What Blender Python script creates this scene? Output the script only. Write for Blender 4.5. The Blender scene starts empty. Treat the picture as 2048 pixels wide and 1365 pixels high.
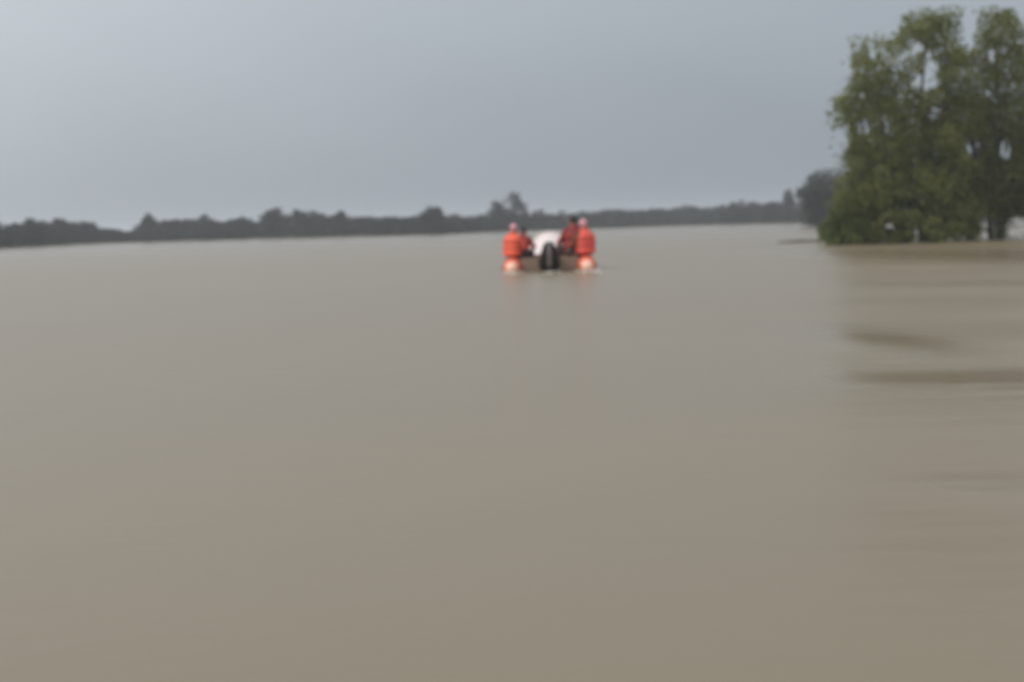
import bpy, bmesh, math, random
import numpy as np
from mathutils import Vector, Matrix, Euler

R = math.radians
random.seed(7)
rng = np.random.default_rng(11)
scene = bpy.context.scene
C = scene.collection

# ------------------------------------------------------------------ camera
CAM_H = 1.12
F_PX = 2813.0                       # focal length in pixels of the 2048 px wide photograph
HOR_Y = 450.0                       # where the horizon crosses the picture's middle
ROLL = 0.028
cd = bpy.data.cameras.new('camera')
cam = bpy.data.objects.new('camera', cd)
C.objects.link(cam)
cd.sensor_width = 36.0
cd.lens = 36.0 * F_PX / 2048.0
cd.clip_start = 0.05
cd.clip_end = 20000
PITCH = math.atan((682.5 - HOR_Y) / F_PX)
cam_rot = Matrix.Rotation(math.pi / 2 - PITCH, 3, 'X') @ Matrix.Rotation(-ROLL, 3, 'Z')
cam.matrix_world = Matrix.Translation((0, 0, CAM_H)) @ cam_rot.to_4x4()
cd.dof.use_dof = True               # the footage is soft all over: the lens is focused too near
cd.dof.focus_distance = 1.0
cd.dof.aperture_fstop = 11.0
cd.dof.aperture_blades = 0
scene.camera = cam

# ------------------------------------------------------------------ world: overcast sky, brighter towards the veiled sun
SUN_AZ, SUN_EL = R(-118), R(46)      # azimuth from +Y, negative = left of the view
sun_dir = Vector((math.sin(SUN_AZ) * math.cos(SUN_EL), math.cos(SUN_AZ) * math.cos(SUN_EL), math.sin(SUN_EL)))
world = bpy.data.worlds.new('World')
scene.world = world
world.use_nodes = True
wt = world.node_tree
wt.nodes.clear()
def wn(t, **k):
    n = wt.nodes.new(t)
    for a, b in k.items():
        setattr(n, a, b)
    return n
wl = wt.links.new
w_out = wn('ShaderNodeOutputWorld')
w_bg = wn('ShaderNodeBackground')
w_bg.inputs['Strength'].default_value = 0.1
w_sky = wn('ShaderNodeTexSky', sky_type='NISHITA')
w_sky.sun_disc = False
w_sky.sun_elevation = SUN_EL
w_sky.sun_rotation = SUN_AZ
w_sky.air_density = 1.0
w_sky.dust_density = 4.0
w_tc = wn('ShaderNodeTexCoord')
w_dot = wn('ShaderNodeVectorMath', operation='DOT_PRODUCT')
w_dot.inputs[1].default_value = sun_dir
wl(w_tc.outputs['Generated'], w_dot.inputs[0])
w_glow = wn('ShaderNodeMapRange', interpolation_type='SMOOTHSTEP')   # cloud glow round the hidden sun
w_glow.inputs['From Min'].default_value = -0.62
w_glow.inputs['From Max'].default_value = 1.15
wl(w_dot.outputs['Value'], w_glow.inputs['Value'])
w_sep = wn('ShaderNodeSeparateXYZ')
wl(w_tc.outputs['Generated'], w_sep.inputs[0])
w_el = wn('ShaderNodeMapRange')                                       # overcast: lighter towards the zenith
w_el.inputs['From Min'].default_value = 0.0
w_el.inputs['From Max'].default_value = 0.72
wl(w_sep.outputs['Z'], w_el.inputs['Value'])
w_noise = wn('ShaderNodeTexNoise')
w_noise.inputs['Scale'].default_value = 2.2
w_noise.inputs['Detail'].default_value = 3.0
w_map = wn('ShaderNodeMapping')
w_map.inputs['Scale'].default_value = (1.0, 1.0, 2.6)
wl(w_tc.outputs['Generated'], w_map.inputs['Vector'])
wl(w_map.outputs['Vector'], w_noise.inputs['Vector'])
w_m1 = wn('ShaderNodeMix', data_type='RGBA')
w_m1.inputs['A'].default_value = (2.45, 2.80, 3.22, 1)
w_m1.inputs['B'].default_value = (7.4, 8.2, 8.9, 1)
wl(w_el.outputs['Result'], w_m1.inputs['Factor'])
w_m2 = wn('ShaderNodeMix', data_type='RGBA')
w_m2.inputs['B'].default_value = (10.4, 10.9, 11.1, 1)
wl(w_glow.outputs['Result'], w_m2.inputs['Factor'])
wl(w_m1.outputs['Result'], w_m2.inputs['A'])
w_nr = wn('ShaderNodeMapRange')
w_nr.inputs['From Min'].default_value = 0.3
w_nr.inputs['From Max'].default_value = 0.7
w_nr.inputs['To Min'].default_value = 0.94
w_nr.inputs['To Max'].default_value = 1.06
wl(w_noise.outputs['Fac'], w_nr.inputs['Value'])
w_mul = wn('ShaderNodeVectorMath', operation='SCALE')
wl(w_m2.outputs['Result'], w_mul.inputs[0])
wl(w_nr.outputs['Result'], w_mul.inputs['Scale'])
w_m3 = wn('ShaderNodeMix', data_type='RGBA')
w_m3.inputs['Factor'].default_value = 0.93                            # the veil of cloud over the clear sky
wl(w_sky.outputs['Color'], w_m3.inputs['A'])
wl(w_mul.outputs['Vector'], w_m3.inputs['B'])
wl(w_m3.outputs['Result'], w_bg.inputs['Color'])
wl(w_bg.outputs['Background'], w_out.inputs['Surface'])

sl = bpy.data.lights.new('sun', 'SUN')
sl.energy = 1.5
sl.angle = R(25)
sl.color = (1.0, 0.96, 0.9)
sun = bpy.data.objects.new('sun', sl)
C.objects.link(sun)
sun.rotation_euler = (-sun_dir).to_track_quat('-Z', 'Y').to_euler()
sun.location = (0, 0, 60)

scene.view_settings.view_transform = 'Standard'
scene.view_settings.look = 'None'
scene.view_settings.gamma = 1.0
scene.view_settings.exposure = 0.0
scene.view_settings.use_curve_mapping = False
scene.render.engine = 'CYCLES'
scene.cycles.use_denoising = True
scene.cycles.max_bounces = 6
scene.cycles.volume_bounces = 1
scene.cycles.transparent_max_bounces = 8
scene.cycles.sample_clamp_indirect = 6

# ------------------------------------------------------------------ helpers
def hor(x):
    return HOR_Y - ROLL * (x - 1024)
def ray(x, y):
    return (cam_rot @ Vector(((x - 1024) / F_PX, (682.5 - y) / F_PX, -1.0))).normalized()
def on_water(x, y):
    d = ray(x, y)
    return Vector((0, 0, CAM_H)) + d * (CAM_H / -d.z)
def at_depth(x, y, Y):
    d = ray(x, y)
    return Vector((0, 0, CAM_H)) + d * (Y / d.y)

def tag(o, label=None, cat=None, group=None, kind=None):
    if label: o['label'] = label
    if cat: o['category'] = cat
    if group: o['group'] = group
    if kind: o['kind'] = kind
    return o
def empty(name, loc=(0, 0, 0), rz=0):
    o = bpy.data.objects.new(name, None)
    o.empty_display_size = 0.2
    o.location = loc
    o.rotation_euler = (0, 0, rz)
    C.objects.link(o)
    return o
def link(name, me, mat, parent=None, smooth=False):
    o = bpy.data.objects.new(name, me)
    C.objects.link(o)
    if mat is not None:
        me.materials.clear()
        me.materials.append(mat)
    if smooth:
        me.polygons.foreach_set('use_smooth', [True] * len(me.polygons))
    if parent is not None:
        o.parent = parent
    return o
def bm_obj(name, bm, mat, parent=None, smooth=False, bevel=0.0):
    if bevel:
        bmesh.ops.bevel(bm, geom=list(bm.edges), offset=bevel, segments=2, profile=0.7, affect='EDGES')
    me = bpy.data.meshes.new(name)
    bmesh.ops.recalc_face_normals(bm, faces=bm.faces)
    bm.to_mesh(me)
    bm.free()
    return link(name, me, mat, parent, smooth)
def box(bm, c, s, rot=None):
    m = Matrix.Translation(c) @ ((rot.to_matrix().to_4x4()) if rot else Matrix.Identity(4)) @ Matrix.Diagonal((s[0], s[1], s[2], 1))
    bmesh.ops.create_cube(bm, size=1.0, matrix=m)
def tube(bm, pts, rad, n=10, caps=True, sq=1.0):
    """swept ring along pts; rad one number or one per point"""
    pts = [Vector(p) for p in pts]
    if not hasattr(rad, '__len__'):
        rad = [rad] * len(pts)
    rings = []
    up = None
    for i, p in enumerate(pts):
        t = (pts[min(i + 1, len(pts) - 1)] - pts[max(i - 1, 0)]).normalized()
        if up is None:
            up = Vector((0, 0, 1)) if abs(t.z) < 0.9 else Vector((1, 0, 0))
        s = t.cross(up)
        if s.length < 1e-5:
            s = t.cross(Vector((0, 1, 0)))
        s.normalize()
        up = s.cross(t).normalized()
        rings.append([bm.verts.new(p + (s * math.cos(a) + up * math.sin(a) * sq) * rad[i]) for a in [2 * math.pi * k / n for k in range(n)]])
    for a, b in zip(rings, rings[1:]):
        for k in range(n):
            bm.faces.new((a[k], a[(k + 1) % n], b[(k + 1) % n], b[k]))
    if caps:
        bm.faces.new(list(reversed(rings[0])))
        bm.faces.new(rings[-1])
def loft(bm, secs, n=20, caps=True):
    """secs: (centre, rx, ry, power) horizontal superellipse sections stacked upwards"""
    rings = []
    for c, rx, ry, p in secs:
        ring = []
        for k in range(n):
            a = 2 * math.pi * k / n
            ca, sa = math.cos(a), math.sin(a)
            ring.append(bm.verts.new(Vector(c) + Vector((math.copysign(abs(ca) ** (2 / p), ca) * rx, math.copysign(abs(sa) ** (2 / p), sa) * ry, 0))))
        rings.append(ring)
    for a, b in zip(rings, rings[1:]):
        for k in range(n):
            bm.faces.new((a[k], a[(k + 1) % n], b[(k + 1) % n], b[k]))
    if caps:
        bm.faces.new(list(reversed(rings[0])))
        bm.faces.new(rings[-1])
    return rings
def ball(bm, c, r, sc=(1, 1, 1), sub=2):
    bmesh.ops.create_icosphere(bm, subdivisions=sub, radius=r, matrix=Matrix.Translation(c) @ Matrix.Diagonal((*sc, 1)))
def limb(bm, pts, rad, n=12):
    """tapered rounded chain for remeshing"""
    for i in range(len(pts) - 1):
        tube(bm, [pts[i], pts[i + 1]], [rad[i], rad[i + 1]], n)
    for p, r in zip(pts, rad):
        ball(bm, p, r)
def remeshed(bm, voxel, smooth=2):
    """one continuous surface out of overlapping closed shapes"""
    bmesh.ops.recalc_face_normals(bm, faces=bm.faces)
    me = bpy.data.meshes.new('blend')
    bm.to_mesh(me)
    bm.free()
    o = bpy.data.objects.new('blend', me)
    C.objects.link(o)
    m = o.modifiers.new('r', 'REMESH')
    m.mode = 'VOXEL'
    m.voxel_size = voxel
    if smooth:
        s = o.modifiers.new('s', 'SMOOTH')
        s.iterations = smooth
        s.factor = 0.5
    dg = bpy.context.evaluated_depsgraph_get()
    dg.update()
    out = bpy.data.meshes.new_from_object(o.evaluated_get(dg))
    bpy.data.objects.remove(o)
    bpy.data.meshes.remove(me)
    return out

# ------------------------------------------------------------------ materials
def mat(name, col, rough=0.6, var=0.12, scale=6.0, bump=0.0, bscale=40.0, spec=0.5, metal=0.0, col2=None):
    m = bpy.data.materials.new(name)
    m.use_nodes = True
    nt = m.node_tree
    b = nt.nodes['Principled BSDF']
    b.inputs['Roughness'].default_value = rough
    b.inputs['Metallic'].default_value = metal
    b.inputs['Specular IOR Level'].default_value = spec
    tc = nt.nodes.new('ShaderNodeTexCoord')
    no = nt.nodes.new('ShaderNodeTexNoise')
    no.inputs['Scale'].default_value = scale
    no.inputs['Detail'].default_value = 5
    nt.links.new(tc.outputs['Object'], no.inputs['Vector'])
    mx = nt.nodes.new('ShaderNodeMix')
    mx.data_type = 'RGBA'
    c2 = col2 or tuple(min(1, c * (1 + var) + 0.01) for c in col)
    mx.inputs['A'].default_value = (*[c * (1 - var) for c in col], 1)
    mx.inputs['B'].default_value = (*c2, 1)
    nt.links.new(no.outputs['Fac'], mx.inputs['Factor'])
    nt.links.new(mx.outputs['Result'], b.inputs['Base Color'])
    if bump:
        n2 = nt.nodes.new('ShaderNodeTexNoise')
        n2.inputs['Scale'].default_value = bscale
        n2.inputs['Detail'].default_value = 4
        nt.links.new(tc.outputs['Object'], n2.inputs['Vector'])
        bp = nt.nodes.new('ShaderNodeBump')
        bp.inputs['Strength'].default_value = bump
        bp.inputs['Distance'].default_value = 0.02
        nt.links.new(n2.outputs['Fac'], bp.inputs['Height'])
        nt.links.new(bp.outputs['Normal'], b.inputs['Normal'])
    return m

def leaf_mat(name, dark, light, transl=0.25, spec=0.3):
    m = bpy.data.materials.new(name)
    m.use_nodes = True
    nt = m.node_tree
    nt.nodes.clear()
    out = nt.nodes.new('ShaderNodeOutputMaterial')
    geo = nt.nodes.new('ShaderNodeNewGeometry')
    tc = nt.nodes.new('ShaderNodeTexCoord')
    no = nt.nodes.new('ShaderNodeTexNoise')
    no.inputs['Scale'].default_value = 0.8
    no.inputs['Detail'].default_value = 3
    nt.links.new(tc.outputs['Object'], no.inputs['Vector'])
    ad = nt.nodes.new('ShaderNodeMath')
    ad.operation = 'MULTIPLY_ADD'
    ad.inputs[1].default_value = 0.5
    nt.links.new(geo.outputs['Random Per Island'], ad.inputs[0])
    sb = nt.nodes.new('ShaderNodeMath')
    sb.operation = 'MULTIPLY_ADD'
    sb.inputs[1].default_value = 1.6
    sb.inputs[2].default_value = -0.55
    nt.links.new(no.outputs['Fac'], sb.inputs[0])
    nt.links.new(sb.outputs[0], ad.inputs[2])
    mx = nt.nodes.new('ShaderNodeMix')
    mx.data_type = 'RGBA'
    mx.inputs['A'].default_value = (*dark, 1)
    mx.inputs['B'].default_value = (*light, 1)
    nt.links.new(ad.outputs[0], mx.inputs['Factor'])
    b = nt.nodes.new('ShaderNodeBsdfPrincipled')
    b.inputs['Roughness'].default_value = 0.55
    b.inputs['Specular IOR Level'].default_value = spec
    tr = nt.nodes.new('ShaderNodeBsdfTranslucent')
    nt.links.new(mx.outputs['Result'], b.inputs['Base Color'])
    nt.links.new(mx.outputs['Result'], tr.inputs['Color'])
    ms = nt.nodes.new('ShaderNodeMixShader')
    ms.inputs['Fac'].default_value = transl
    nt.links.new(b.outputs[0], ms.inputs[1])
    nt.links.new(tr.outputs[0], ms.inputs[2])
    nt.links.new(ms.outputs[0], out.inputs['Surface'])
    return m

M = dict(
    orange=mat('orange_rubber', (0.72, 0.10, 0.03), 0.42, 0.15, 4, 0.1),
    salmon=mat('pale_salmon_rubber', (0.90, 0.52, 0.38), 0.4, 0.06, 6),
    white_canvas=mat('white_canvas', (0.74, 0.64, 0.62), 0.75, 0.05, 5, 0.3, 14),
    black_rubber=mat('black_rubber', (0.025, 0.022, 0.02), 0.6, 0.2),
    black_plastic=mat('black_plastic', (0.010, 0.006, 0.004), 0.6, 0.2, spec=0.2),
    grey_highlight=mat('grey_highlight', (0.16, 0.13, 0.125), 0.45, 0.1),  # tone of the painted highlight on the motor cowling
    metal=mat('dull_metal', (0.30, 0.30, 0.31), 0.4, 0.1, metal=0.8),
    plywood=mat('brown_plywood', (0.25, 0.17, 0.12), 0.6, 0.25, 9),
    rope=mat('white_rope', (0.6, 0.56, 0.5), 0.8, 0.1),
    skin=mat('brown_skin', (0.30, 0.15, 0.095), 0.5, 0.1, 12),
    hair=mat('black_hair', (0.012, 0.010, 0.012), 0.5, 0.3, 60),
    jacket=mat('orange_vest_fabric', (0.80, 0.11, 0.05), 0.65, 0.12, 9, 0.4, 25),
    jacket_b=mat('red_vest_fabric', (0.76, 0.09, 0.06), 0.65, 0.12, 9, 0.4, 25),
    maroon=mat('maroon_fabric', (0.22, 0.016, 0.016), 0.75, 0.2, 9, 0.4, 25),
    red_shirt=mat('red_shirt_fabric', (0.55, 0.08, 0.045), 0.8, 0.15, 9, 0.3, 20),
    brown_shirt=mat('brown_shirt_fabric', (0.15, 0.04, 0.02), 0.8, 0.15, 9, 0.3, 20),
    pink=mat('pink_cloth', (0.62, 0.30, 0.33), 0.8, 0.1, 12, 0.2, 25),
    trousers=mat('dark_trousers', (0.05, 0.03, 0.028), 0.85, 0.2, 9, 0.3, 20),
    strap=mat('black_webbing', (0.02, 0.018, 0.018), 0.7, 0.2),
    bark=mat('grey_brown_bark', (0.075, 0.058, 0.042), 0.9, 0.35, 5, 0.8, 14),
    bark_far=mat('dark_bark', (0.05, 0.042, 0.035), 0.9, 0.3, 3),
    debris=mat('wet_grey_branch', (0.07, 0.06, 0.055), 0.6, 0.3, 8),
    leaf=leaf_mat('olive_leaf', (0.080, 0.088, 0.013), (0.245, 0.260, 0.070), 0.5),
    leaf_b=leaf_mat('dark_olive_leaf', (0.068, 0.074, 0.012), (0.225, 0.236, 0.066), 0.5),
    leaf_bush=leaf_mat('fresh_green_leaf', (0.070, 0.092, 0.016), (0.185, 0.225, 0.052), 0.42),
    leaf_far=leaf_mat('dark_far_leaf', (0.030, 0.036, 0.028), (0.068, 0.075, 0.060), 0.1, 0.05),
    leaf_far_b=leaf_mat('brownish_far_leaf', (0.036, 0.033, 0.030), (0.076, 0.068, 0.064), 0.1, 0.05),
)

# ------------------------------------------------------------------ far ground and shore
SHORE = [(-700, 505), (-300, 503), (0, 497), (150, 489), (270, 485), (400, 481.5), (512, 478), (700, 473.5), (860, 469.5), (1000, 463.5), (1180, 457.5), (1400, 450.5), (1600, 446), (1800, 440), (2100, 431), (2700, 414)]
def shore_y(px):
    return float(np.interp(px, [a for a, _ in SHORE], [b for _, b in SHORE]))
def shore_pt(px):
    p = on_water(px, shore_y(px))
    return p
pts = [shore_pt(x) for x in np.linspace(-700, 2700, 80)]
bm = bmesh.new()
rows = []
for i, p in enumerate(pts):
    n = Vector((p.x, p.y, 0)).normalized()
    j = 1.5 * math.sin(i * 1.7) + 1.0 * math.sin(i * 3.1 + 1)
    row = []
    for dist, z in ((j - 1, -0.4), (j + 0.6, 0.06), (j + 6, 0.22), (40, 0.3), (200, 0.4), (1300, 0.5)):
        q = p + n * dist
        row.append(bm.verts.new((q.x, q.y, z + 0.05 * math.sin(i * 2.3 + dist))))
    rows.append(row)
for a, b in zip(rows, rows[1:]):
    for k in range(len(a) - 1):
        bm.faces.new((a[k], b[k], b[k + 1], a[k + 1]))
ground = bm_obj('ground', bm, mat('dark_earth', (0.075, 0.065, 0.045), 0.95, 0.3, 0.3), None, True)
tag(ground, 'low dark earth bank on the far side of the flood', None, None, 'structure')

# ------------------------------------------------------------------ muddy flood water
wm = bpy.data.materials.new('muddy_water')
wm.use_nodes = True
nt = wm.node_tree
b = nt.nodes['Principled BSDF']
b.inputs['IOR'].default_value = 1.33
b.inputs['Specular IOR Level'].default_value = 0.48
sa = nt.nodes.new('ShaderNodeAttribute')                 # ruffled water, with calm glassy slicks in it
sa.attribute_name = 'slick'
sr = nt.nodes.new('ShaderNodeMapRange')
sr.inputs['To Min'].default_value = 0.32
sr.inputs['To Max'].default_value = 0.15
nt.links.new(sa.outputs['Fac'], sr.inputs['Value'])
nt.links.new(sr.outputs['Result'], b.inputs['Roughness'])
tc = nt.nodes.new('ShaderNodeTexCoord')
mp = nt.nodes.new('ShaderNodeMapping')
mp.inputs['Scale'].default_value = (0.05, 0.12, 1)
nt.links.new(tc.outputs['Object'], mp.inputs['Vector'])
n1 = nt.nodes.new('ShaderNodeTexNoise')
n1.inputs['Scale'].default_value = 1.0
n1.inputs['Detail'].default_value = 4
nt.links.new(mp.outputs['Vector'], n1.inputs['Vector'])
mx = nt.nodes.new('ShaderNodeMix')
mx.data_type = 'RGBA'
mx.inputs['A'].default_value = (0.197, 0.153, 0.100, 1)      # silt streaks
mx.inputs['B'].default_value = (0.214, 0.168, 0.109, 1)
nt.links.new(n1.outputs['Fac'], mx.inputs['Factor'])
nt.links.new(mx.outputs['Result'], b.inputs['Base Color'])
mp2 = nt.nodes.new('ShaderNodeMapping')
mp2.inputs['Scale'].default_value = (0.7, 1.6, 1)
nt.links.new(tc.outputs['Object'], mp2.inputs['Vector'])
n2 = nt.nodes.new('ShaderNodeTexNoise')
n2.inputs['Scale'].default_value = 1.4
n2.inputs['Detail'].default_value = 3
nt.links.new(mp2.outputs['Vector'], n2.inputs['Vector'])
bp = nt.nodes.new('ShaderNodeBump')
bp.inputs['Strength'].default_value = 0.25
bp.inputs['Distance'].default_value = 0.05
nt.links.new(n2.outputs['Fac'], bp.inputs['Height'])
nt.links.new(bp.outputs['Normal'], b.inputs['Normal'])

def axis(lo, hi, mid, fine, grow):
    a = [mid]
    s = fine
    while a[-1] < hi:
        a.append(a[-1] + s)
        s *= grow
    c = [mid]
    s = fine
    while c[-1] > lo:
        c.append(c[-1] - s)
        s *= grow
    return np.array(sorted(set(a + c)))
gx = axis(-420, 420, 1.5, 0.11, 1.022)
gy = np.concatenate([axis(-120, 12, 9, 0.09, 1.012), ])
gy = gy[gy < 12]
t, s = [gy[-1] + 0.1], 0.1
while t[-1] < 520:
    s *= 1.012
    t.append(t[-1] + s)
gy = np.concatenate([gy, np.array(t)])
GX, GY = np.meshgrid(gx, gy)
H = np.zeros_like(GX)
wr = np.random.default_rng(3)
for k in range(26):                                      # slack swell left over from the wakes
    lam = wr.uniform(1.2, 5.0)
    th = wr.normal(0, 0.45)
    amp = 0.0012 * lam
    H += amp * np.sin((GX * math.sin(th) + GY * math.cos(th)) * 2 * math.pi / lam + wr.uniform(0, 6.28))
H *= np.exp(-np.hypot(GX, GY) / 60.0) * (0.25 + 0.75 / (1 + np.exp(-(GX - 0.24 * GY) / 0.8)))
def ridge(x0, x1, yc, w, amp, soft=0.35, bend=0.0):
    """one low wave running along x, ending at x0 and x1"""
    e = 1 / (1 + np.exp(-(GX - x0) / soft)) * 1 / (1 + np.exp((GX - x1) / soft))
    yy = GY - yc - bend * (GX - x0)
    yy = yy / w
    return amp * e * np.exp(-yy * yy)
def strip(px0, px1, py, w, amp, soft=0.3):
    a, c = on_water(px0, py), on_water(px1, py)
    return ridge(a.x, c.x, a.y, w, amp, soft, (c.y - a.y) / max(c.x - a.x, 1e-3))
H += strip(1700, 1860, 696, 0.85, 0.022, 0.16)
H += strip(1705, 2200, 768, 0.50, 0.020, 0.16)
H += strip(1905, 2300, 975, 0.26, 0.012, 0.13)
H += strip(1700, 2300, 536, 1.8, 0.07, 0.8)
H += strip(1800, 2300, 580, 1.6, 0.05, 0.6)
H += strip(-200, 90, 655, 1.2, 0.04, 0.4)
bx_, by_ = on_water(1100, 545).x, on_water(1100, 545).y  # the boat's small wake
for sgn in (-1, 1):
    for q in range(3):
        xx = (GX - bx_) * sgn
        yy = by_ + 1.0 - GY
        H += 0.022 * np.exp(-((xx - 0.9 - q * 0.5 - yy * 0.32) / 0.28) ** 2) * np.clip(yy / 2, 0, 1) * np.exp(-np.clip(yy, 0, None) / 7)
ny, nx = GX.shape
verts = np.stack([GX, GY, H], -1).reshape(-1, 3).astype(np.float32)
idx = np.arange(ny * nx).reshape(ny, nx)
quads = np.stack([idx[:-1, :-1], idx[:-1, 1:], idx[1:, 1:], idx[1:, :-1]], -1).reshape(-1, 4)
def np_mesh(name, verts, faces):
    me = bpy.data.meshes.new(name)
    nv, nf, k = len(verts), len(faces), faces.shape[1]
    me.vertices.add(nv)
    me.vertices.foreach_set('co', np.ascontiguousarray(verts, dtype=np.float32).ravel())
    me.loops.add(nf * k)
    me.loops.foreach_set('vertex_index', np.ascontiguousarray(faces, dtype=np.int32).ravel())
    me.polygons.add(nf)
    me.polygons.foreach_set('loop_start', np.arange(nf, dtype=np.int32) * k)
    me.update(calc_edges=True)
    return me
SL = np.zeros_like(GX)
def slick(px0, px1, py, w, amt, soft):
    global SL
    SL = np.maximum(SL, strip(px0, px1, py, w, 1.0, soft) * amt)
SL = np.clip((np.hypot(GX, GY) - 45.0) / 110.0, 0, 1) * 0.75      # glassier towards the sheltered far bank
slick(1702, 1875, 686, 1.9, 1.2, 0.2)
slick(1712, 2300, 759, 1.1, 1.0, 0.2)
slick(1900, 2300, 968, 0.22, 0.9, 0.12)
slick(1660, 2500, 510, 9.0, 1.0, 1.2)
slick(1830, 2400, 572, 1.6, 0.5, 1.0)
wme = np_mesh('water', verts, quads)
at_ = wme.attributes.new('slick', 'FLOAT', 'POINT')
at_.data.foreach_set('value', np.clip(SL, 0, 1).ravel().astype(np.float32))
water = link('water', wme, wm, None, True)
tag(water, 'smooth brown flood water filling the whole foreground', None, None, 'structure')

# ------------------------------------------------------------------ foliage
def leaves_mesh(name, pos, size, r):
    """one folded diamond leaf per position"""
    n = len(pos)
    d = r.normal(size=(n, 3))
    d[:, 2] -= 0.35
    d /= np.linalg.norm(d, axis=1, keepdims=True)
    o = r.normal(size=(n, 3))
    s = np.cross(d, o)
    s /= np.linalg.norm(s, axis=1, keepdims=True)
    u = np.cross(s, d)
    L = (size * r.uniform(0.6, 1.3, n))[:, None]
    W = L * 0.30
    v = np.stack([pos - d * L * 0.5, pos + s * W + u * W * 0.35, pos + d * L * 0.5, pos - s * W + u * W * 0.35], 1).reshape(-1, 3)
    i = np.arange(n)[:, None] * 4
    f = np.concatenate([i + np.array([[0, 1, 2]]), i + np.array([[0, 2, 3]])])
    return np_mesh(name, v, f)
def in_poly(x, z, poly):
    c = False
    j = len(poly) - 1
    for i in range(len(poly)):
        xi, zi = poly[i]
        xj, zj = poly[j]
        if (zi > z) != (zj > z) and x < (xj - xi) * (z - zi) / (zj - zi) + xi:
            c = not c
        j = i
    return c
def branchy(bm, base, tips, r0, rnd, trunk_top):
    """tapered trunk from base to trunk_top and a crooked limb to every tip"""
    base, trunk_top = Vector(base), Vector(trunk_top)
    L = (trunk_top - base).length
    n = 7
    tp, tr = [], []
    for i in range(n + 1):
        f = i / n
        p = base.lerp(trunk_top, f)
        if 0 < i:
            p += Vector((rnd.uniform(-1, 1), rnd.uniform(-1, 1), 0)) * 0.03 * L
        tp.append(p)
        tr.append(r0 * (1.25 - 0.25 * min(1, f * 5)) * (1 - 0.72 * f))
    tube(bm, tp, tr, 9)
    for t in tips:
        t = Vector(t)
        h = max(0.12, min(0.95, (t.z - base.z) / max(0.1, (trunk_top.z - base.z)) * rnd.uniform(0.45, 0.75)))
        k = h * n
        i = min(int(k), n - 1)
        s = tp[i].lerp(tp[i + 1], k - i)
        m = s.lerp(t, 0.5) + Vector((rnd.uniform(-1, 1), rnd.uniform(-1, 1), rnd.uniform(0, 1))) * 0.10 * (t - s).length
        ra = max(0.012, tr[i] * 0.42)
        tube(bm, [s, s.lerp(m, 0.5) + Vector((0, 0, 0.02)), m, m.lerp(t, 0.5), t], [ra, ra * 0.8, ra * 0.6, ra * 0.4, ra * 0.2], 6)

class Frame:
    """upright x-z plane of a tree at depth Y, read off the photograph once"""
    def __init__(s, Y):
        s.Y = Y
    def xz(s, px, py):
        p = at_depth(px, py, s.Y)
        return p.x, p.z

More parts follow.
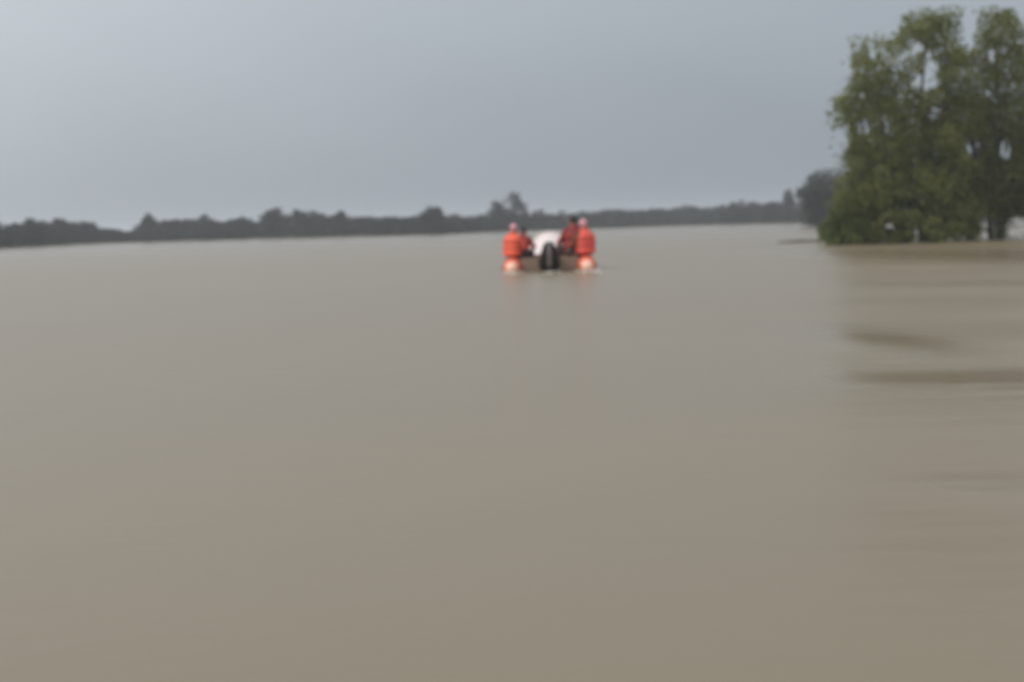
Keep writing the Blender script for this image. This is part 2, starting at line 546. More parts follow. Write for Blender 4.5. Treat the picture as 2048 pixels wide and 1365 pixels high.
def big_tree(name, label, Y, base_px, poly_px, gaps_px, nclump, per, thick, leaf, leafmat, bark, r0, stems, seed, clump_r=0.56, sparse_top=0.25, group=None, zmin=0.03):
    rnd = random.Random(seed)
    r = np.random.default_rng(seed)
    fr = Frame(Y)
    poly = [fr.xz(*p) for p in poly_px]
    sc = Y / F_PX
    gaps = [(*fr.xz(g[0], g[1]), g[2] * sc, g[3] * sc) for g in gaps_px]
    bx, _ = fr.xz(*base_px)
    root = tag(empty(name, (bx, Y, 0)), label, 'tree', group)
    xs = [p[0] for p in poly]
    zs = [p[1] for p in poly]
    x0, x1, z0, z1 = min(xs), max(xs), min(zs), max(zs)
    cx = (x0 + x1) / 2
    kx = cx / Y                     # depth runs along the line of sight to the tree
    centers = []
    tries = 0
    while len(centers) < nclump and tries < 60000:
        tries += 1
        x, z = rnd.uniform(x0, x1), rnd.uniform(z0, z1)
        if not in_poly(x, z, poly):
            continue
        hf = (z - z0) / (z1 - z0)
        if rnd.random() < max(sparse_top, 0.50) * min(1.0, max(0, hf - 0.30) / 0.4):
            continue
        half = thick * math.sqrt(max(0.08, 1 - ((x - cx) / (0.55 * (x1 - x0))) ** 2)) * (1 - 0.45 * hf)
        y = rnd.uniform(-1, 1) * half
        centers.append((x, y, z))
    P = []
    for (x, y, z) in centers:
        cr = clump_r * rnd.uniform(0.6, 1.3)
        n = int(per * rnd.uniform(0.6, 1.4))
        q = np.clip(r.normal(size=(n, 3)), -1.3, 1.3) * np.array([0.55, 0.55, 0.45]) * cr
        q[:, 2] -= 0.25 * cr * (q[:, 0] ** 2 + q[:, 1] ** 2) / cr ** 2
        P.append(q + np.array([x - bx + kx * y, y, z + (z - CAM_H) / Y * y]))
    P = np.concatenate(P)
    keep = P[:, 2] > zmin
    for gx_, gz_, rx, rz in gaps:
        dd = ((P[:, 0] + bx - kx * P[:, 1] - gx_) / (1.22 * rx)) ** 2 + ((P[:, 2] - (gz_ - CAM_H) / Y * P[:, 1] - gz_) / (1.22 * rz)) ** 2
        keep &= r.uniform(size=len(P)) < np.clip((dd - 0.35) / 1.2, 0.06, 1.0)
    # trim what strays outside the outline
    P = P[keep]
    crown = link('crown', leaves_mesh('crown', P, leaf, r), leafmat, root)
    # trunks and limbs
    tips = [(c[0] - bx + kx * c[1], c[1], c[2]) for c in centers]
    def free(t):
        for gx_, gz_, rx, rz in gaps:
            if ((t[0] - kx * t[1] + bx - gx_) / rx) ** 2 + ((t[2] - gz_) / rz) ** 2 < 1.6:
                return False
        return True
    tips = [t for t in tips if free(t)]
    for k, (sx, sy, tx, ty, tf) in enumerate(stems):
        bxx = fr.xz(sx, 480)[0] - bx
        txx = fr.xz(tx, 200)[0] - bx
        mine = [t for i, t in enumerate(tips) if i % len(stems) == k]
        mine = sorted(mine, key=lambda t: abs(t[0] - txx))[:26]
        b_ = bmesh.new()
        branchy(b_, (bxx, sy, -0.6), mine, r0 * rnd.uniform(0.8, 1.1), rnd, (txx, ty, z1 * tf))
        bm_obj('trunk', b_, bark, root, True)
    return root

polyA = [(1655, 470), (1668, 430), (1690, 390), (1700, 340), (1694, 280), (1678, 235), (1684, 190), (1700, 165), (1698, 102), (1732, 74), (1768, 78), (1790, 75), (1802, 34), (1850, 22), (1920, 24), (1932, 80), (1945, 130), (1960, 260), (1960, 474), (1850, 482), (1760, 482)]
gapsA = [(1850, 164, 24, 14), (1860, 130, 11, 26), (1838, 95, 10, 8), (1938, 62, 8, 42), (1728, 255, 13, 14), (1745, 108, 7, 10), (1952, 298, 14, 20), (1673, 165, 20, 22), (1683, 282, 16, 28), (1778, 455, 9, 12), (1834, 472, 10, 18), (1975, 462, 16, 24), (1780, 50, 14, 28), (1690, 120, 12, 30)]
big_tree('leafy_tree', 'big olive green leafy tree standing in the flood, left one of the pair', 55.0, (1850, 482), polyA, gapsA,
         960, 60, 2.3, 0.15, M['leaf'], M['bark'], 0.12,
         [(1855, 0.0, 1850, 0.2, 0.93), (1800, -0.6, 1745, -0.3, 0.72), (1890, 0.5, 1900, 0.6, 0.9), (1760, 0.4, 1720, 0.5, 0.6), (1940, 0.2, 1960, 0.4, 0.7)], 21)
polyB = [(1945, 474), (1950, 300), (1952, 130), (1962, 50), (1985, 28), (2020, 32), (2048, 62), (2085, 110), (2150, 170), (2215, 280), (2220, 400), (2160, 474), (2060, 474)]
gapsB = [(1938, 62, 8, 42), (2010, 300, 11, 20), (1952, 298, 14, 20), (1985, 112, 6, 12), (1975, 462, 16, 24), (2034, 456, 24, 24)]
big_tree('leafy_tree', 'tall dark green leafy tree in the flood, cut by the right edge of the picture', 56.5, (2010, 482), polyB, gapsB,
         820, 60, 2.3, 0.15, M['leaf_b'], M['bark'], 0.12,
         [(2005, 0.0, 1990, 0.2, 0.92), (2060, -0.4, 2110, 0.3, 0.8), (1998, 0.8, 1960, 0.6, 0.7), (2130, 0.5, 2170, 0.4, 0.6)], 33)
big_tree('leafy_bush', 'low fresh green bush in the water at the left foot of the big tree', 54.0, (1690, 486),
         [(1642, 484), (1648, 455), (1662, 425), (1690, 408), (1720, 420), (1740, 450), (1745, 484)], [],
         60, 110, 1.0, 0.14, M['leaf_bush'], M['bark'], 0.05,
         [(1680, 0.0, 1670, 0.1, 0.8), (1705, 0.3, 1715, 0.1, 0.8)], 44, 0.3, 0.1, zmin=0.0)['category'] = 'bush'
big_tree('leafy_bush', 'low olive bush with drooping twigs in front of the big trunks', 53.0, (1800, 490),
         [(1745, 487), (1750, 440), (1790, 425), (1850, 430), (1885, 450), (1870, 484)], [(1778, 455, 9, 14), (1834, 473, 8, 18)],
         46, 100, 0.8, 0.14, M['leaf'], M['bark'], 0.05,
         [(1795, 0.0, 1790, 0.1, 0.8), (1855, 0.2, 1860, 0.1, 0.8)], 45, 0.28, 0.1, zmin=0.0)['category'] = 'bush'

# far bank trees: (centre px, top px, width px, material, shape, label)
FB = 'trees along the far bank'
far = [
    (6, 446, 36, 'a', 0.6, 'small grey tree on the far bank at the very left edge'),
    (33, 437, 20, 'a', 0.4, 'slim upright tree on the far bank near the left edge'),
    (66, 430, 46, 'a', 0.6, 'tallest tree of the leftmost far bank clump'),
    (120, 438, 62, 'a', 0.9, 'broad tree in the middle of the leftmost far bank clump'),
    (168, 442, 58, 'b', 0.9, 'low round tree at the right end of the leftmost far bank clump'),
    (304, 434, 44, 'a', 0.6, 'rounded tree at the left end of the second far bank clump'),
    (352, 440, 60, 'b', 0.9, 'lower brownish tree second in the second far bank clump'),
    (414, 431, 58, 'b', 0.8, 'highest brownish tree of the second far bank clump'),
    (474, 434, 62, 'b', 0.9, 'broad brownish tree at the right end of the second far bank clump'),
    (546, 413, 48, 'a', 0.7, 'tall grey green tree at the left end of the third far bank clump'),
    (602, 421, 44, 'a', 0.7, 'grey green tree just right of the tallest in the third clump'),
    (640, 430, 36, 'b', 0.7, 'small tree in the dip of the third far bank clump'),
    (680, 423, 42, 'b', 0.6, 'pointed tree at the right end of the third far bank clump'),
    (865, 412, 58, 'a', 1.0, 'dark ball shaped tree standing alone on the far bank'),
    (1003, 399, 60, 'b', 0.7, 'shorter left tree of the tall far pair behind the boat'),
    (1029, 386, 48, 'b', 0.7, 'taller right tree of the tall far pair behind the boat'),
    (1480, 402, 110, 'a', 1.0, 'wide low tree on the far bank left of the big leafy tree'),
    (1545, 400, 44, 'a', 0.8, 'small far tree between the wide low one and the spire'),
    (1577, 374, 44, 'b', 0.35, 'thin spire shaped tree on the far bank by the big leafy tree'),
    (1655, 328, 112, 'a', 1.0, 'rounded dark bluish tree showing behind the big leafy tree'),
]
for k, (px, top, w, mk, shp, label) in enumerate(far):
    rnd = random.Random(100 + k)
    r = np.random.default_rng(100 + k)
    base = shore_pt(px)
    back = 2.5 + rnd.uniform(0, 2)
    base = base + Vector((base.x, base.y, 0)).normalized() * back
    if k == len(far) - 1:
        base = on_water(1655, 452)
    dist = base.y
    sc = dist / F_PX
    topz = at_depth(px, top, dist).z
    root = tag(empty('far_tree', (base.x, base.y, 0.1)), label, 'tree', FB)
    hw = w * sc * 0.5
    h = topz - 0.1
    b_ = bmesh.new()
    tips = []
    P = []
    nl = int(2600 + 60 * w)
    ncl = max(24, int(w * 1.1))
    ph = [rnd.uniform(0, 6.28) for _ in range(3)]
    for j in range(ncl):
        if shp > 0.5:
            v3 = Vector((rnd.gauss(0, 1), rnd.gauss(0, 1), rnd.gauss(0, 1))).normalized()
            un = 0.0 if shp == 1.0 else 0.12
            k3 = rnd.random() ** 0.42 * (0.86 + un * math.sin(3 * math.atan2(v3.z, v3.x) + ph[0]) + 0.5 * un * math.sin(5 * math.atan2(v3.z, v3.x) + ph[1]))
            c = (v3.x * k3 * hw * 1.06, v3.y * k3 * hw * 1.06, max(0.03 * h, h * (0.38 + 0.66 * v3.z * k3)))
            tips.append(c)
            n = nl // ncl
            P.append(np.clip(r.normal(size=(n, 3)), -1.8, 1.8) * np.array([1, 1, 0.8]) * min(0.075 * h, 0.2 * hw + 0.05) + np.array(c))
            continue
        z = h * (0.08 + 0.78 * rnd.random() ** 0.85)
        f = z / h
        prof = math.sqrt(max(0.02, 1 - ((f - 0.42) / 0.50) ** 2)) if shp > 0.5 else (1.0 - f)
        rr = hw * prof * math.sqrt(rnd.random()) * 0.9
        a = rnd.uniform(0, 6.283)
        c = (math.cos(a) * rr, math.sin(a) * rr, z)
        tips.append(c)
        n = int(nl / ncl * (1.15 - f))
        P.append(np.clip(r.normal(size=(n, 3)), -1.6, 1.6) * np.array([1, 1, 0.8]) * min(0.10 * h, 0.22 * hw) + np.array(c))
    P = np.concatenate(P)
    P = P[P[:, 2] > 0.0]
    link('crown', leaves_mesh('crown', P, 0.30 if w < 100 else 0.34, r), M['leaf_far' if mk == 'a' else 'leaf_far_b'], root)
    branchy(b_, (0, 0, -0.3), tips[:16], 0.035 * h, rnd, (0, 0, h * 0.85))
    bm_obj('trunk', b_, M['bark_far'], root, True)

# the continuous low growth between them, which reads as one mass
PROF = [(-400, 468), (-100, 460), (0, 460), (40, 449), (100, 446), (180, 447), (205, 461), (270, 463), (290, 446), (320, 442), (400, 440), (500, 440), (520, 446), (535, 430), (620, 430), (700, 435), (840, 437), (900, 434), (980, 434), (1060, 431), (1190, 424), (1290, 419), (1440, 415), (1500, 411), (1600, 408), (1760, 400), (2100, 392), (2400, 380)]
P = []
r = np.random.default_rng(5)
for px in np.arange(-380, 2380, 3.0):
    base = shore_pt(px)
    t_px = float(np.interp(px, [a for a, _ in PROF], [c for _, c in PROF])) + r.normal() * 2.6 + 2.2 * math.sin(px * 0.11 + 2 * math.sin(px * 0.017)) + 2.5 * math.sin(px * 0.29) * math.sin(px * 0.013) + 1.5 * math.sin(px * 0.043 + 2)
    z1 = at_depth(px, t_px, base.y).z
    n = 150
    d = Vector((base.x, base.y, 0)).normalized()
    zz = r.uniform(0.0, 1.0, n) ** 0.8 * max(0.4, z1) - 0.1
    dd = r.uniform(0.0, 7.0, n) + 0.8 * zz
    lat = r.normal(size=n) * 0.5
    P.append(np.stack([base.x + d.x * dd + lat, base.y + d.y * dd, zz], 1))
P = np.concatenate(P)
hedge = link('far_woodland', leaves_mesh('far_woodland', P, 0.42, r), M['leaf_far'], None)
tag(hedge, 'low continuous belt of dark grey growth along the far bank', 'woodland', None, 'stuff')

# ------------------------------------------------------------------ drift of debris left of the trees
c0 = on_water(1600, 485)
root = tag(empty('floating_branch', (c0.x, c0.y, 0)), 'thin grey branch floating on the water left of the green bush', 'branch')
b_ = bmesh.new()
tube(b_, [(-1.0, 0, 0.0), (-0.5, 0.1, 0.04), (0.1, 0, 0.05), (0.8, -0.1, 0.03), (1.3, -0.15, -0.02)], [0.02, 0.05, 0.06, 0.05, 0.03], 8)
bm_obj('stem', b_, M['debris'], root, True)
for x, y, a in ((-0.6, 0.05, 2.2), (-0.1, 0.0, 0.8), (0.4, -0.05, 2.6), (0.9, -0.1, 0.4)):
    b_ = bmesh.new()
    e = Vector((x + 0.5 * math.cos(a), y + 0.5 * math.sin(a), 0.03))
    tube(b_, [(x, y, 0.045), Vector((x, y, 0.07)).lerp(e, 0.5), e], [0.025, 0.018, 0.008], 6)
    bm_obj('twig', b_, M['debris'], root, True)

# ------------------------------------------------------------------ the inflatable rescue boat, seen from astern
bp_ = on_water(1100, 545)
boat = tag(empty('inflatable_boat', (bp_.x, bp_.y + 0.35, 0), R(-1.5)), 'orange inflatable rescue boat heading away, black outboard motor at its stern', 'boat')
half = 0.87
path = [(-half, -0.05, 0.12), (-half, 0.6, 0.12), (-half, 1.4, 0.13), (-half, 2.2, 0.16), (-half * 0.98, 2.9, 0.22)]
for k in range(1, 12):
    a = math.pi - math.pi * k / 12
    path.append((math.cos(a) * half * 0.98, 2.9 + 1.25 * math.sin(a), 0.22 + 0.24 * math.sin(a)))
path += [(-x, y, z) for x, y, z in reversed(path[:5])]
b_ = bmesh.new()
tube(b_, path, 0.22, 20, False)
hull = bm_obj('buoyancy_tube', b_, M['orange'], boat, True)
for sgn in (-1, 1):
    b_ = bmesh.new()
    tube(b_, [(sgn * half, -0.05, 0.12), (sgn * half, -0.14, 0.12), (sgn * half, -0.24, 0.115), (sgn * half, -0.30, 0.11)], [0.2205, 0.215, 0.19, 0.155], 20)
    cone = bm_obj('tube_end_cone', b_, M['orange'], boat, True)
    b_ = bmesh.new()
    tube(b_, [(sgn * half, -0.296, 0.11), (sgn * half, -0.37, 0.105), (sgn * half, -0.44, 0.10), (sgn * half, -0.46, 0.10)], [0.158, 0.13, 0.08, 0.03], 20)
    bm_obj('end_cap', b_, M['salmon'], cone, True)
b_ = bmesh.new()
tube(b_, [(x * 1.0 + (0.225 if x > 0.6 else -0.225 if x < -0.6 else x * 0.3), y + (0.25 * max(0, (y - 2.9) / 1.25)), z + 0.02) for x, y, z in path], 0.022, 8)
bm_obj('rubbing_strake', b_, M['black_rubber'], boat, True)
b_ = bmesh.new()
gp = []
for i, (x, y, z) in enumerate(path):
    gp.append((x * 1.12, y, z + 0.19 - 0.05 * (i % 2)))
tube(b_, gp, 0.012, 6)
bm_obj('grab_rope', b_, M['rope'], boat, True)
for sgn in (-1, 1):
    for y in (0.35, 1.5, 2.5):
        b_ = bmesh.new()
        box(b_, (sgn * (half + 0.15), y, 0.285), (0.10, 0.14, 0.02), Euler((0, sgn * R(42), 0)))
        bm_obj('rope_patch', b_, M['black_rubber'], boat)
b_ = bmesh.new()
box(b_, (0, 0.12, 0.16), (1.34, 0.045, 0.34))
bm_obj('transom', b_, M['plywood'], boat, bevel=0.008)
b_ = bmesh.new()
box(b_, (0, 1.75, 0.02), (1.32, 3.2, 0.04))
bm_obj('floor', b_, M['plywood'], boat, bevel=0.006)
for y in (1.15, 2.35):
    b_ = bmesh.new()
    box(b_, (0, y, 0.28), (1.36, 0.24, 0.035))
    bm_obj('thwart', b_, M['plywood'], boat, bevel=0.008)
# bow cover: pale canvas stretched from the bow tube up to a spray hoop
b_ = bmesh.new()
rows = []
for i in range(7):
    f = i / 6
    row = []
    for k in range(13):
        a = math.pi * k / 12
        hw = 0.46 * (1 - 0.45 * f)
        row.append(b_.verts.new((math.cos(a) * hw, 2.45 + 1.05 * math.sin(a) ** 0.75 * (1 - f) + 1.5 * f, 0.36 + 0.54 * (1 - 0.35 * f) * math.sin(a) ** 0.75 + 0.12 * f)))
    rows.append(row)
for a, c in zip(rows, rows[1:]):
    for k in range(12):
        b_.faces.new((a[k], a[k + 1], c[k + 1], c[k]))
b_.faces.new(rows[0])
cover = bm_obj('bow_cover', b_, M['white_canvas'], boat, True)
b_ = bmesh.new()
tube(b_, [(math.cos(math.pi * k / 16) * 0.47, 2.44 + 1.05 * math.sin(math.pi * k / 16) ** 0.75, 0.36 + 0.55 * math.sin(math.pi * k / 16) ** 0.75) for k in range(17)], 0.016, 8)
bm_obj('spray_hoop', b_, M['white_canvas'], cover, True)
# outboard motor
b_ = bmesh.new()
mc = (0.0, -0.22)
prof = [(0.02, 0.13, 0.17, 2.2), (0.06, 0.21, 0.21, 2.4), (0.14, 0.25, 0.24, 2.6), (0.28, 0.25, 0.25, 2.7), (0.40, 0.215, 0.25, 2.7), (0.52, 0.17, 0.23, 2.6), (0.62, 0.135, 0.20, 2.5), (0.68, 0.105, 0.16, 2.3), (0.71, 0.06, 0.10, 2.1)]
loft(b_, [((mc[0], mc[1] - 0.02 * i, z), rx, ry, p) for i, (z, rx, ry, p) in enumerate(prof)], 28)
motor = bm_obj('outboard_motor', b_, M['black_plastic'], boat, True)
b_ = bmesh.new()
for i, (z, rx, ry, p) in enumerate(prof[2:7]):
    pass
secs = [(z, mc[1] - 0.02 * (i + 2) - ry - 0.004) for i, (z, rx, ry, p) in enumerate(prof[2:8])]
va = [b_.verts.new((-0.045, y, z)) for z, y in secs] ; vb = [b_.verts.new((0.045, y, z)) for z, y in secs]
vc = [b_.verts.new((-0.045, y + 0.03, z)) for z, y in secs] ; vd = [b_.verts.new((0.045, y + 0.03, z)) for z, y in secs]
for i in range(len(secs) - 1):
    b_.faces.new((va[i], vb[i], vb[i + 1], va[i + 1]))
    b_.faces.new((va[i], va[i + 1], vc[i + 1], vc[i]))
    b_.faces.new((vb[i], vd[i], vd[i + 1], vb[i + 1]))
bm_obj('cowling_highlight', b_, M['grey_highlight'], motor)  # upright highlight on the cowling's rear, painted on as a grey strip
b_ = bmesh.new()
loft(b_, [((0, -0.27, -0.55), 0.035, 0.09, 2), ((0, -0.27, -0.2), 0.05, 0.10, 2), ((0, -0.27, 0.06), 0.08, 0.13, 2.2)], 16)
bm_obj('drive_leg', b_, M['black_plastic'], motor, True)
b_ = bmesh.new()
box(b_, (-0.09, 0.02, 0.36), (0.04, 0.26, 0.22))
box(b_, (0.09, 0.02, 0.36), (0.04, 0.26, 0.22))
box(b_, (0, 0.04, 0.42), (0.22, 0.05, 0.06))
bm_obj('clamp_bracket', b_, M['metal'], motor)
b_ = bmesh.new()
tube(b_, [(0.06, -0.05, 0.56), (0.09, 0.2, 0.58), (0.12, 0.50, 0.58)], [0.022, 0.02, 0.024], 10)
bm_obj('tiller', b_, M['black_plastic'], motor, True)
b_ = bmesh.new()
for k in range(3):
    a = 2 * math.pi * k / 3
    box(b_, (0.08 * math.cos(a), -0.40, -0.48 + 0.08 * math.sin(a)), (0.12, 0.012, 0.07), Euler((0.4, -a, 0)))
ball(b_, (0, -0.39, -0.48), 0.035)
bm_obj('propeller', b_, M['metal'], motor)

# white water where the stern drags
fm = bmesh.new()
fr_ = random.Random(9)
for sgn in (-1, 0, 1):
    for k in range(55 if sgn else 20):
        d = fr_.random() ** 1.6 * 1.3
        x = bp_.x + sgn * (half + 0.02 + d * 0.10) + max(-0.28, min(0.28, fr_.gauss(0, 0.11 + 0.03 * d)))
        y = bp_.y + 0.05 - d
        q = fr_.uniform(0.012, 0.04) * (1.1 - 0.5 * d / 1.3)
        bmesh.ops.create_icosphere(fm, subdivisions=1, radius=1.0, matrix=Matrix.Translation((x, y, 0.012)) @ Matrix.Diagonal((q * 1.6, q * 1.8, q * 0.7, 1)))
foam = bm_obj('foam', fm, mat('white_foam', (0.55, 0.50, 0.44), 0.7, 0.05), None, True)
tag(foam, 'thin streaks of white foam on the water behind the boat\'s stern', 'foam', None, 'stuff')

# ------------------------------------------------------------------ people
def hand(bm, wrist, fwd, up, side):
    """palm, four bent fingers of unequal length and a thumb leaving the side of the palm; side=+1: thumb towards `s`"""
    f = Vector(fwd).normalized()
    u = Vector(up).normalized()
    s = f.cross(u).normalized() * side
    w = Vector(wrist)
    limb(bm, [w, w + f * 0.035], [0.026, 0.026], 10)
    for k in range(4):
        o = s * (0.030 - 0.020 * k)
        root = w + f * 0.03 + o
        kn = w + f * 0.088 + o * 1.05
        L = (0.070, 0.078, 0.072, 0.056)[k]
        limb(bm, [root, kn], [0.014, 0.0115], 8)
        a = kn + (f * 0.86 - u * 0.5) * L * 0.45
        c = a + (f * 0.40 - u * 0.9) * L * 0.32
        e = c + (f * 0.05 - u * 1.0) * L * 0.25
        limb(bm, [kn, a, c, e], [0.0105, 0.0095, 0.009, 0.0078], 8)
    t0 = w + f * 0.018 + s * 0.022
    t1 = t0 + (s * 0.85 + f * 0.45 - u * 0.1) * 0.040
    t2 = t1 + (s * 0.35 + f * 0.85 - u * 0.35) * 0.034
    t3 = t2 + (f * 0.9 - u * 0.5) * 0.024
    limb(bm, [t0, t1, t2, t3], [0.015, 0.012, 0.010, 0.0085], 8)

def person(label, loc, yaw, jacket, shirt, head, lean=0.05, turn=0.0, reach=0.0, scale=1.0, vest=True):
    """seated figure; origin at the seat, facing +Y"""
    root = tag(empty('person', loc, yaw), label, 'person', 'boat crew')
    root.scale = (scale,) * 3
    hip = Vector((0, 0, 0.11))
    waist = Vector((0, 0.01 + lean * 0.2, 0.24))
    chest = Vector((0, 0.02 + lean * 0.6, 0.42))
    shc = Vector((0, 0.01 + lean, 0.51))
    neck = Vector((0, 0.03 + lean * 1.1, 0.585))
    hc = Vector((0, 0.055 + lean * 1.25, 0.70))
    L = {}
    for s in (-1, 1):
        L[s] = dict(
            sh=Vector((s * 0.185, 0.01 + lean, 0.49)),
            el=Vector((s * 0.315, 0.08 + lean, 0.25)),
            wr=Vector((s * 0.17, 0.31 + lean + (reach if s > 0 else 0), 0.20 + (0.10 if (reach and s > 0) else 0))),
            hp=Vector((s * 0.09, 0.02, 0.095)),
            kn=Vector((s * 0.15, 0.45, 0.115)),
            an=Vector((s * 0.14, 0.44, -0.28)),
            toe=Vector((s * 0.16, 0.60, -0.325)))
    # body: one continuous surface
    bm = bmesh.new()
    loft(bm, [(hip + Vector((0, 0, -0.10)), 0.13, 0.095, 2.2), (hip, 0.165, 0.115, 2.3), (waist, 0.138, 0.095, 2.3), (chest, 0.165, 0.108, 2.4), (shc + Vector((0, 0, -0.02)), 0.165, 0.085, 2.3), (shc + Vector((0, 0, 0.045)), 0.08, 0.062, 2.1)], 24)
    limb(bm, [shc + Vector((0, 0, 0.02)), neck, hc + Vector((0, -0.012, -0.03))], [0.062, 0.054, 0.056], 14)
    rot = Matrix.Rotation(turn, 3, 'Z')
    def hp_(v):
        return hc + rot @ Vector(v)
    # skull, jaw, nose, brow, ears, lips
    def hball(c, r, sc):
        m = Matrix.Translation(hp_(c)) @ rot.to_4x4() @ Matrix.Diagonal((*sc, 1))
        bmesh.ops.create_icosphere(bm, subdivisions=3, radius=r, matrix=m)
    hball((0, -0.012, 0.025), 0.092, (0.82, 1.02, 0.98))
    hball((0, 0.025, -0.045), 0.068, (0.86, 0.95, 1.0))
    hball((0, 0.055, -0.088), 0.026, (1.1, 0.9, 0.8))
    hball((0, 0.093, -0.012), 0.014, (0.75, 1.0, 1.9))
    hball((0, 0.104, -0.033), 0.014, (1.1, 1.0, 0.8))
    hball((0, 0.079, 0.028), 0.018, (2.6, 0.7, 0.6))
    hball((0, 0.086, -0.062), 0.011, (2.0, 0.8, 0.8))
    for s in (-1, 1):
        hball((s * 0.078, -0.004, -0.008), 0.026, (0.35, 0.75, 1.2))
        hball((s * 0.040, 0.060, -0.022), 0.024, (1.0, 0.7, 0.8))
        d = L[s]
        limb(bm, [d['sh'] * 0.6 + shc * 0.4, d['sh'], d['sh'].lerp(d['el'], 0.45), d['el'], d['el'].lerp(d['wr'], 0.35), d['wr']], [0.055, 0.058, 0.048, 0.039, 0.040, 0.027], 12)
        limb(bm, [d['hp'], d['hp'].lerp(d['kn'], 0.4), d['kn'], d['kn'].lerp(d['an'], 0.3), d['an']], [0.095, 0.082, 0.058, 0.056, 0.038], 14)
        limb(bm, [d['an'] + Vector((0, -0.03, -0.02)), d['an'].lerp(d['toe'], 0.6) + Vector((0, 0, -0.005)), d['toe']], [0.040, 0.040, 0.026], 10)
        fw = (d['wr'] - d['el']).normalized()
        hand(bm, d['wr'] + fw * 0.01, (fw * 0.8 + Vector((-s * 0.15, 0.3, -0.15))), Vector((0, -0.1, 1)), -s)
    body = link('body', remeshed(bm, 0.0075, 2), M['skin'], root, True)
    # eyes
    for s in (-1, 1):
        b2 = bmesh.new()
        ball(b2, hp_((s * 0.031, 0.081, 0.006)), 0.0095)
        bm_obj('eye', b2, M['strap'], body, True)
    # shirt
    bm = bmesh.new()
    loft(bm, [(hip + Vector((0, 0, -0.02)), 0.182, 0.13, 2.3), (waist, 0.158, 0.115, 2.3), (chest, 0.178, 0.121, 2.4), (shc + Vector((0, 0, -0.01)), 0.172, 0.097, 2.3), (shc + Vector((0, 0, 0.05)), 0.085, 0.070, 2.1)], 24)
    for s in (-1, 1):
        d = L[s]
        limb(bm, [d['sh'] * 0.6 + shc * 0.4, d['sh'], d['sh'].lerp(d['el'], 0.5), d['el'], d['el'].lerp(d['wr'], 0.5), d['el'].lerp(d['wr'], 0.86)], [0.06, 0.070, 0.060, 0.053, 0.049, 0.040], 12)
    link('shirt', remeshed(bm, 0.012, 2), shirt, root, True)
    # trousers
    bm = bmesh.new()
    loft(bm, [(hip + Vector((0, 0, -0.105)), 0.14, 0.105, 2.2), (hip, 0.176, 0.125, 2.3), (waist + Vector((0, 0, -0.05)), 0.155, 0.108, 2.3)], 24)
    for s in (-1, 1):
        d = L[s]
        limb(bm, [d['hp'], d['hp'].lerp(d['kn'], 0.4), d['kn'], d['kn'].lerp(d['an'], 0.35), d['an'] + Vector((0, 0, 0.03))], [0.102, 0.092, 0.072, 0.068, 0.058], 14)
    link('trousers', remeshed(bm, 0.012, 2), M['trousers'], root, True)
    for s in (-1, 1):
        d = L[s]
        bm = bmesh.new()
        limb(bm, [d['an'] + Vector((0, -0.035, -0.015)), d['an'].lerp(d['toe'], 0.6) + Vector((0, 0, -0.004)), d['toe']], [0.048, 0.047, 0.033], 10)
        link('shoe', remeshed(bm, 0.012, 1), M['strap'], root, True)
    # buoyancy vest: thick panels round the chest with a collar, straps over it
    if vest:
        bm = bmesh.new()
        loft(bm, [(hip + Vector((0, 0, -0.06)), 0.205, 0.165, 2.6), (hip + Vector((0, 0, -0.03)), 0.228, 0.185, 2.6), (waist + Vector((0, 0, 0.02)), 0.226, 0.182, 2.6), (chest, 0.240, 0.190, 2.6), (shc + Vector((0, 0, -0.03)), 0.215, 0.165, 2.5), (shc + Vector((0, 0, 0.03)), 0.150, 0.120, 2.3), (shc + Vector((0, -0.01, 0.06)), 0.105, 0.095, 2.2)], 26)
        limb(bm, [shc + Vector((-0.075, 0.03, 0.06)), shc + Vector((-0.05, -0.06, 0.085)), shc + Vector((0.05, -0.06, 0.085)), shc + Vector((0.075, 0.03, 0.06))], [0.034, 0.036, 0.036, 0.034], 10)
        v = link('life_jacket', remeshed(bm, 0.012, 3), jacket, root, True)
        for z0, rx, ry in ((waist.z + 0.0, 0.233, 0.190), (chest.z - 0.01, 0.246, 0.197)):
            b2 = bmesh.new()
            yc = waist.y + (z0 - waist.z) * lean
            loft(b2, [((0, yc, z0 - 0.018), rx, ry, 2.6), ((0, yc, z0 + 0.018), rx, ry, 2.6)], 30, False)
            bm_obj('strap', b2, M['red_shirt'], v, True)
    # hair, and a cap or cloth over it
    b2 = bmesh.new()
    m = Matrix.Translation(hp_((0, -0.022, 0.032))) @ rot.to_4x4() @ Matrix.Diagonal((0.86, 1.0, 1.0, 1))
    bmesh.ops.create_icosphere(b2, subdivisions=3, radius=0.097, matrix=m)
    for v in list(b2.verts):
        q = rot.inverted() @ (v.co - hc)
        if q.y > 0.045 and q.z < 0.055 or q.z < -0.055:
            b2.verts.remove(v)
    bm_obj('hair', b2, M['hair'], root, True)
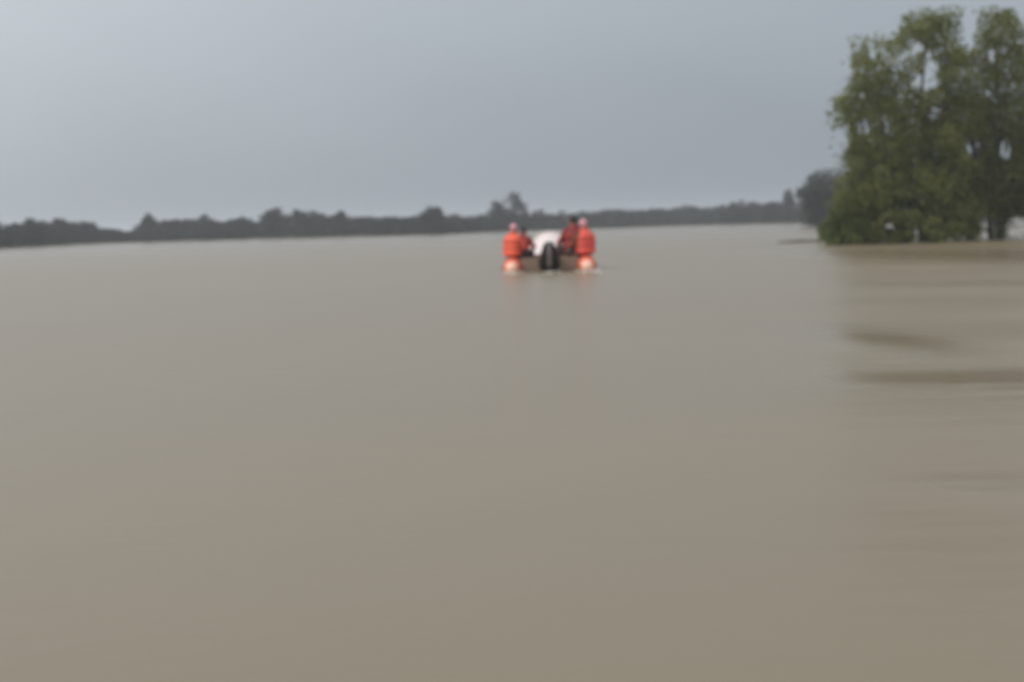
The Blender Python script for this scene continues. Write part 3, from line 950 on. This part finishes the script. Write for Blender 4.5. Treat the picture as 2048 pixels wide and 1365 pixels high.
    if head == 'pink':
        b2 = bmesh.new()
        m = Matrix.Translation(hp_((0, -0.018, 0.036))) @ rot.to_4x4() @ Matrix.Diagonal((0.90, 1.03, 1.0, 1))
        bmesh.ops.create_icosphere(b2, subdivisions=3, radius=0.103, matrix=m)
        for v in list(b2.verts):
            q = rot.inverted() @ (v.co - hc)
            if q.z < 0.0 and q.y > -0.02 or q.z < -0.06:
                b2.verts.remove(v)
        cap = bm_obj('cap', b2, M['pink'], root, True)
        b2 = bmesh.new()
        pr = [rot @ Vector((0.07 * math.cos(a), 0.07 + 0.085 * math.sin(a), 0.035 - 0.02 * math.sin(a))) + hc for a in [math.pi * k / 10 for k in range(11)]]
        lo = [b2.verts.new(p) for p in pr]
        hi = [b2.verts.new(p + Vector((0, 0, 0.006))) for p in pr]
        b2.faces.new(lo)
        b2.faces.new(list(reversed(hi)))
        for k in range(10):
            b2.faces.new((lo[k], lo[k + 1], hi[k + 1], hi[k]))
        b2.faces.new((lo[10], lo[0], hi[0], hi[10]))
        bm_obj('visor', b2, M['pink'], cap)
    return root

bl = boat.location
person('person in orange life jacket and pink cap sitting on the boat\'s left tube', (bl.x - 0.87, bl.y + 0.45, 0.335), R(-38), M['jacket'], M['red_shirt'], 'pink', 0.05, 0.2, scale=0.97)
person('person in dark red inboard of the pink capped one on the boat\'s left', (bl.x - 0.66, bl.y + 1.45, 0.335), R(-24), M['maroon'], M['maroon'], 'hair', 0.16, -0.2, scale=0.90)
person('person in red life jacket and pink cap sitting on the boat\'s right tube', (bl.x + 0.88, bl.y + 0.45, 0.335), R(35), M['jacket_b'], M['brown_shirt'], 'pink', 0.02, -0.2, scale=1.04)
person('bareheaded dark haired person in maroon on the boat\'s right side', (bl.x + 0.66, bl.y + 1.45, 0.335), R(30), M['maroon'], M['maroon'], 'hair', 0.0, 0.1, scale=1.20)

# ------------------------------------------------------------------ damp air between here and the far bank
hz = bpy.data.materials.new('haze')
hz.use_nodes = True
nt = hz.node_tree
nt.nodes.clear()
o = nt.nodes.new('ShaderNodeOutputMaterial')
v = nt.nodes.new('ShaderNodeVolumePrincipled')
v.inputs['Color'].default_value = (0.86, 0.90, 0.96, 1)
v.inputs['Density'].default_value = 0.0008
v.inputs['Anisotropy'].default_value = 0.2
nt.links.new(v.outputs[0], o.inputs['Volume'])
b_ = bmesh.new()
box(b_, (0, 700, 6.0), (5000, 2400, 15.0))
haze = bm_obj('haze', b_, hz)
tag(haze, 'thin pale haze lying over the flood water and far bank', 'haze', None, 'stuff')
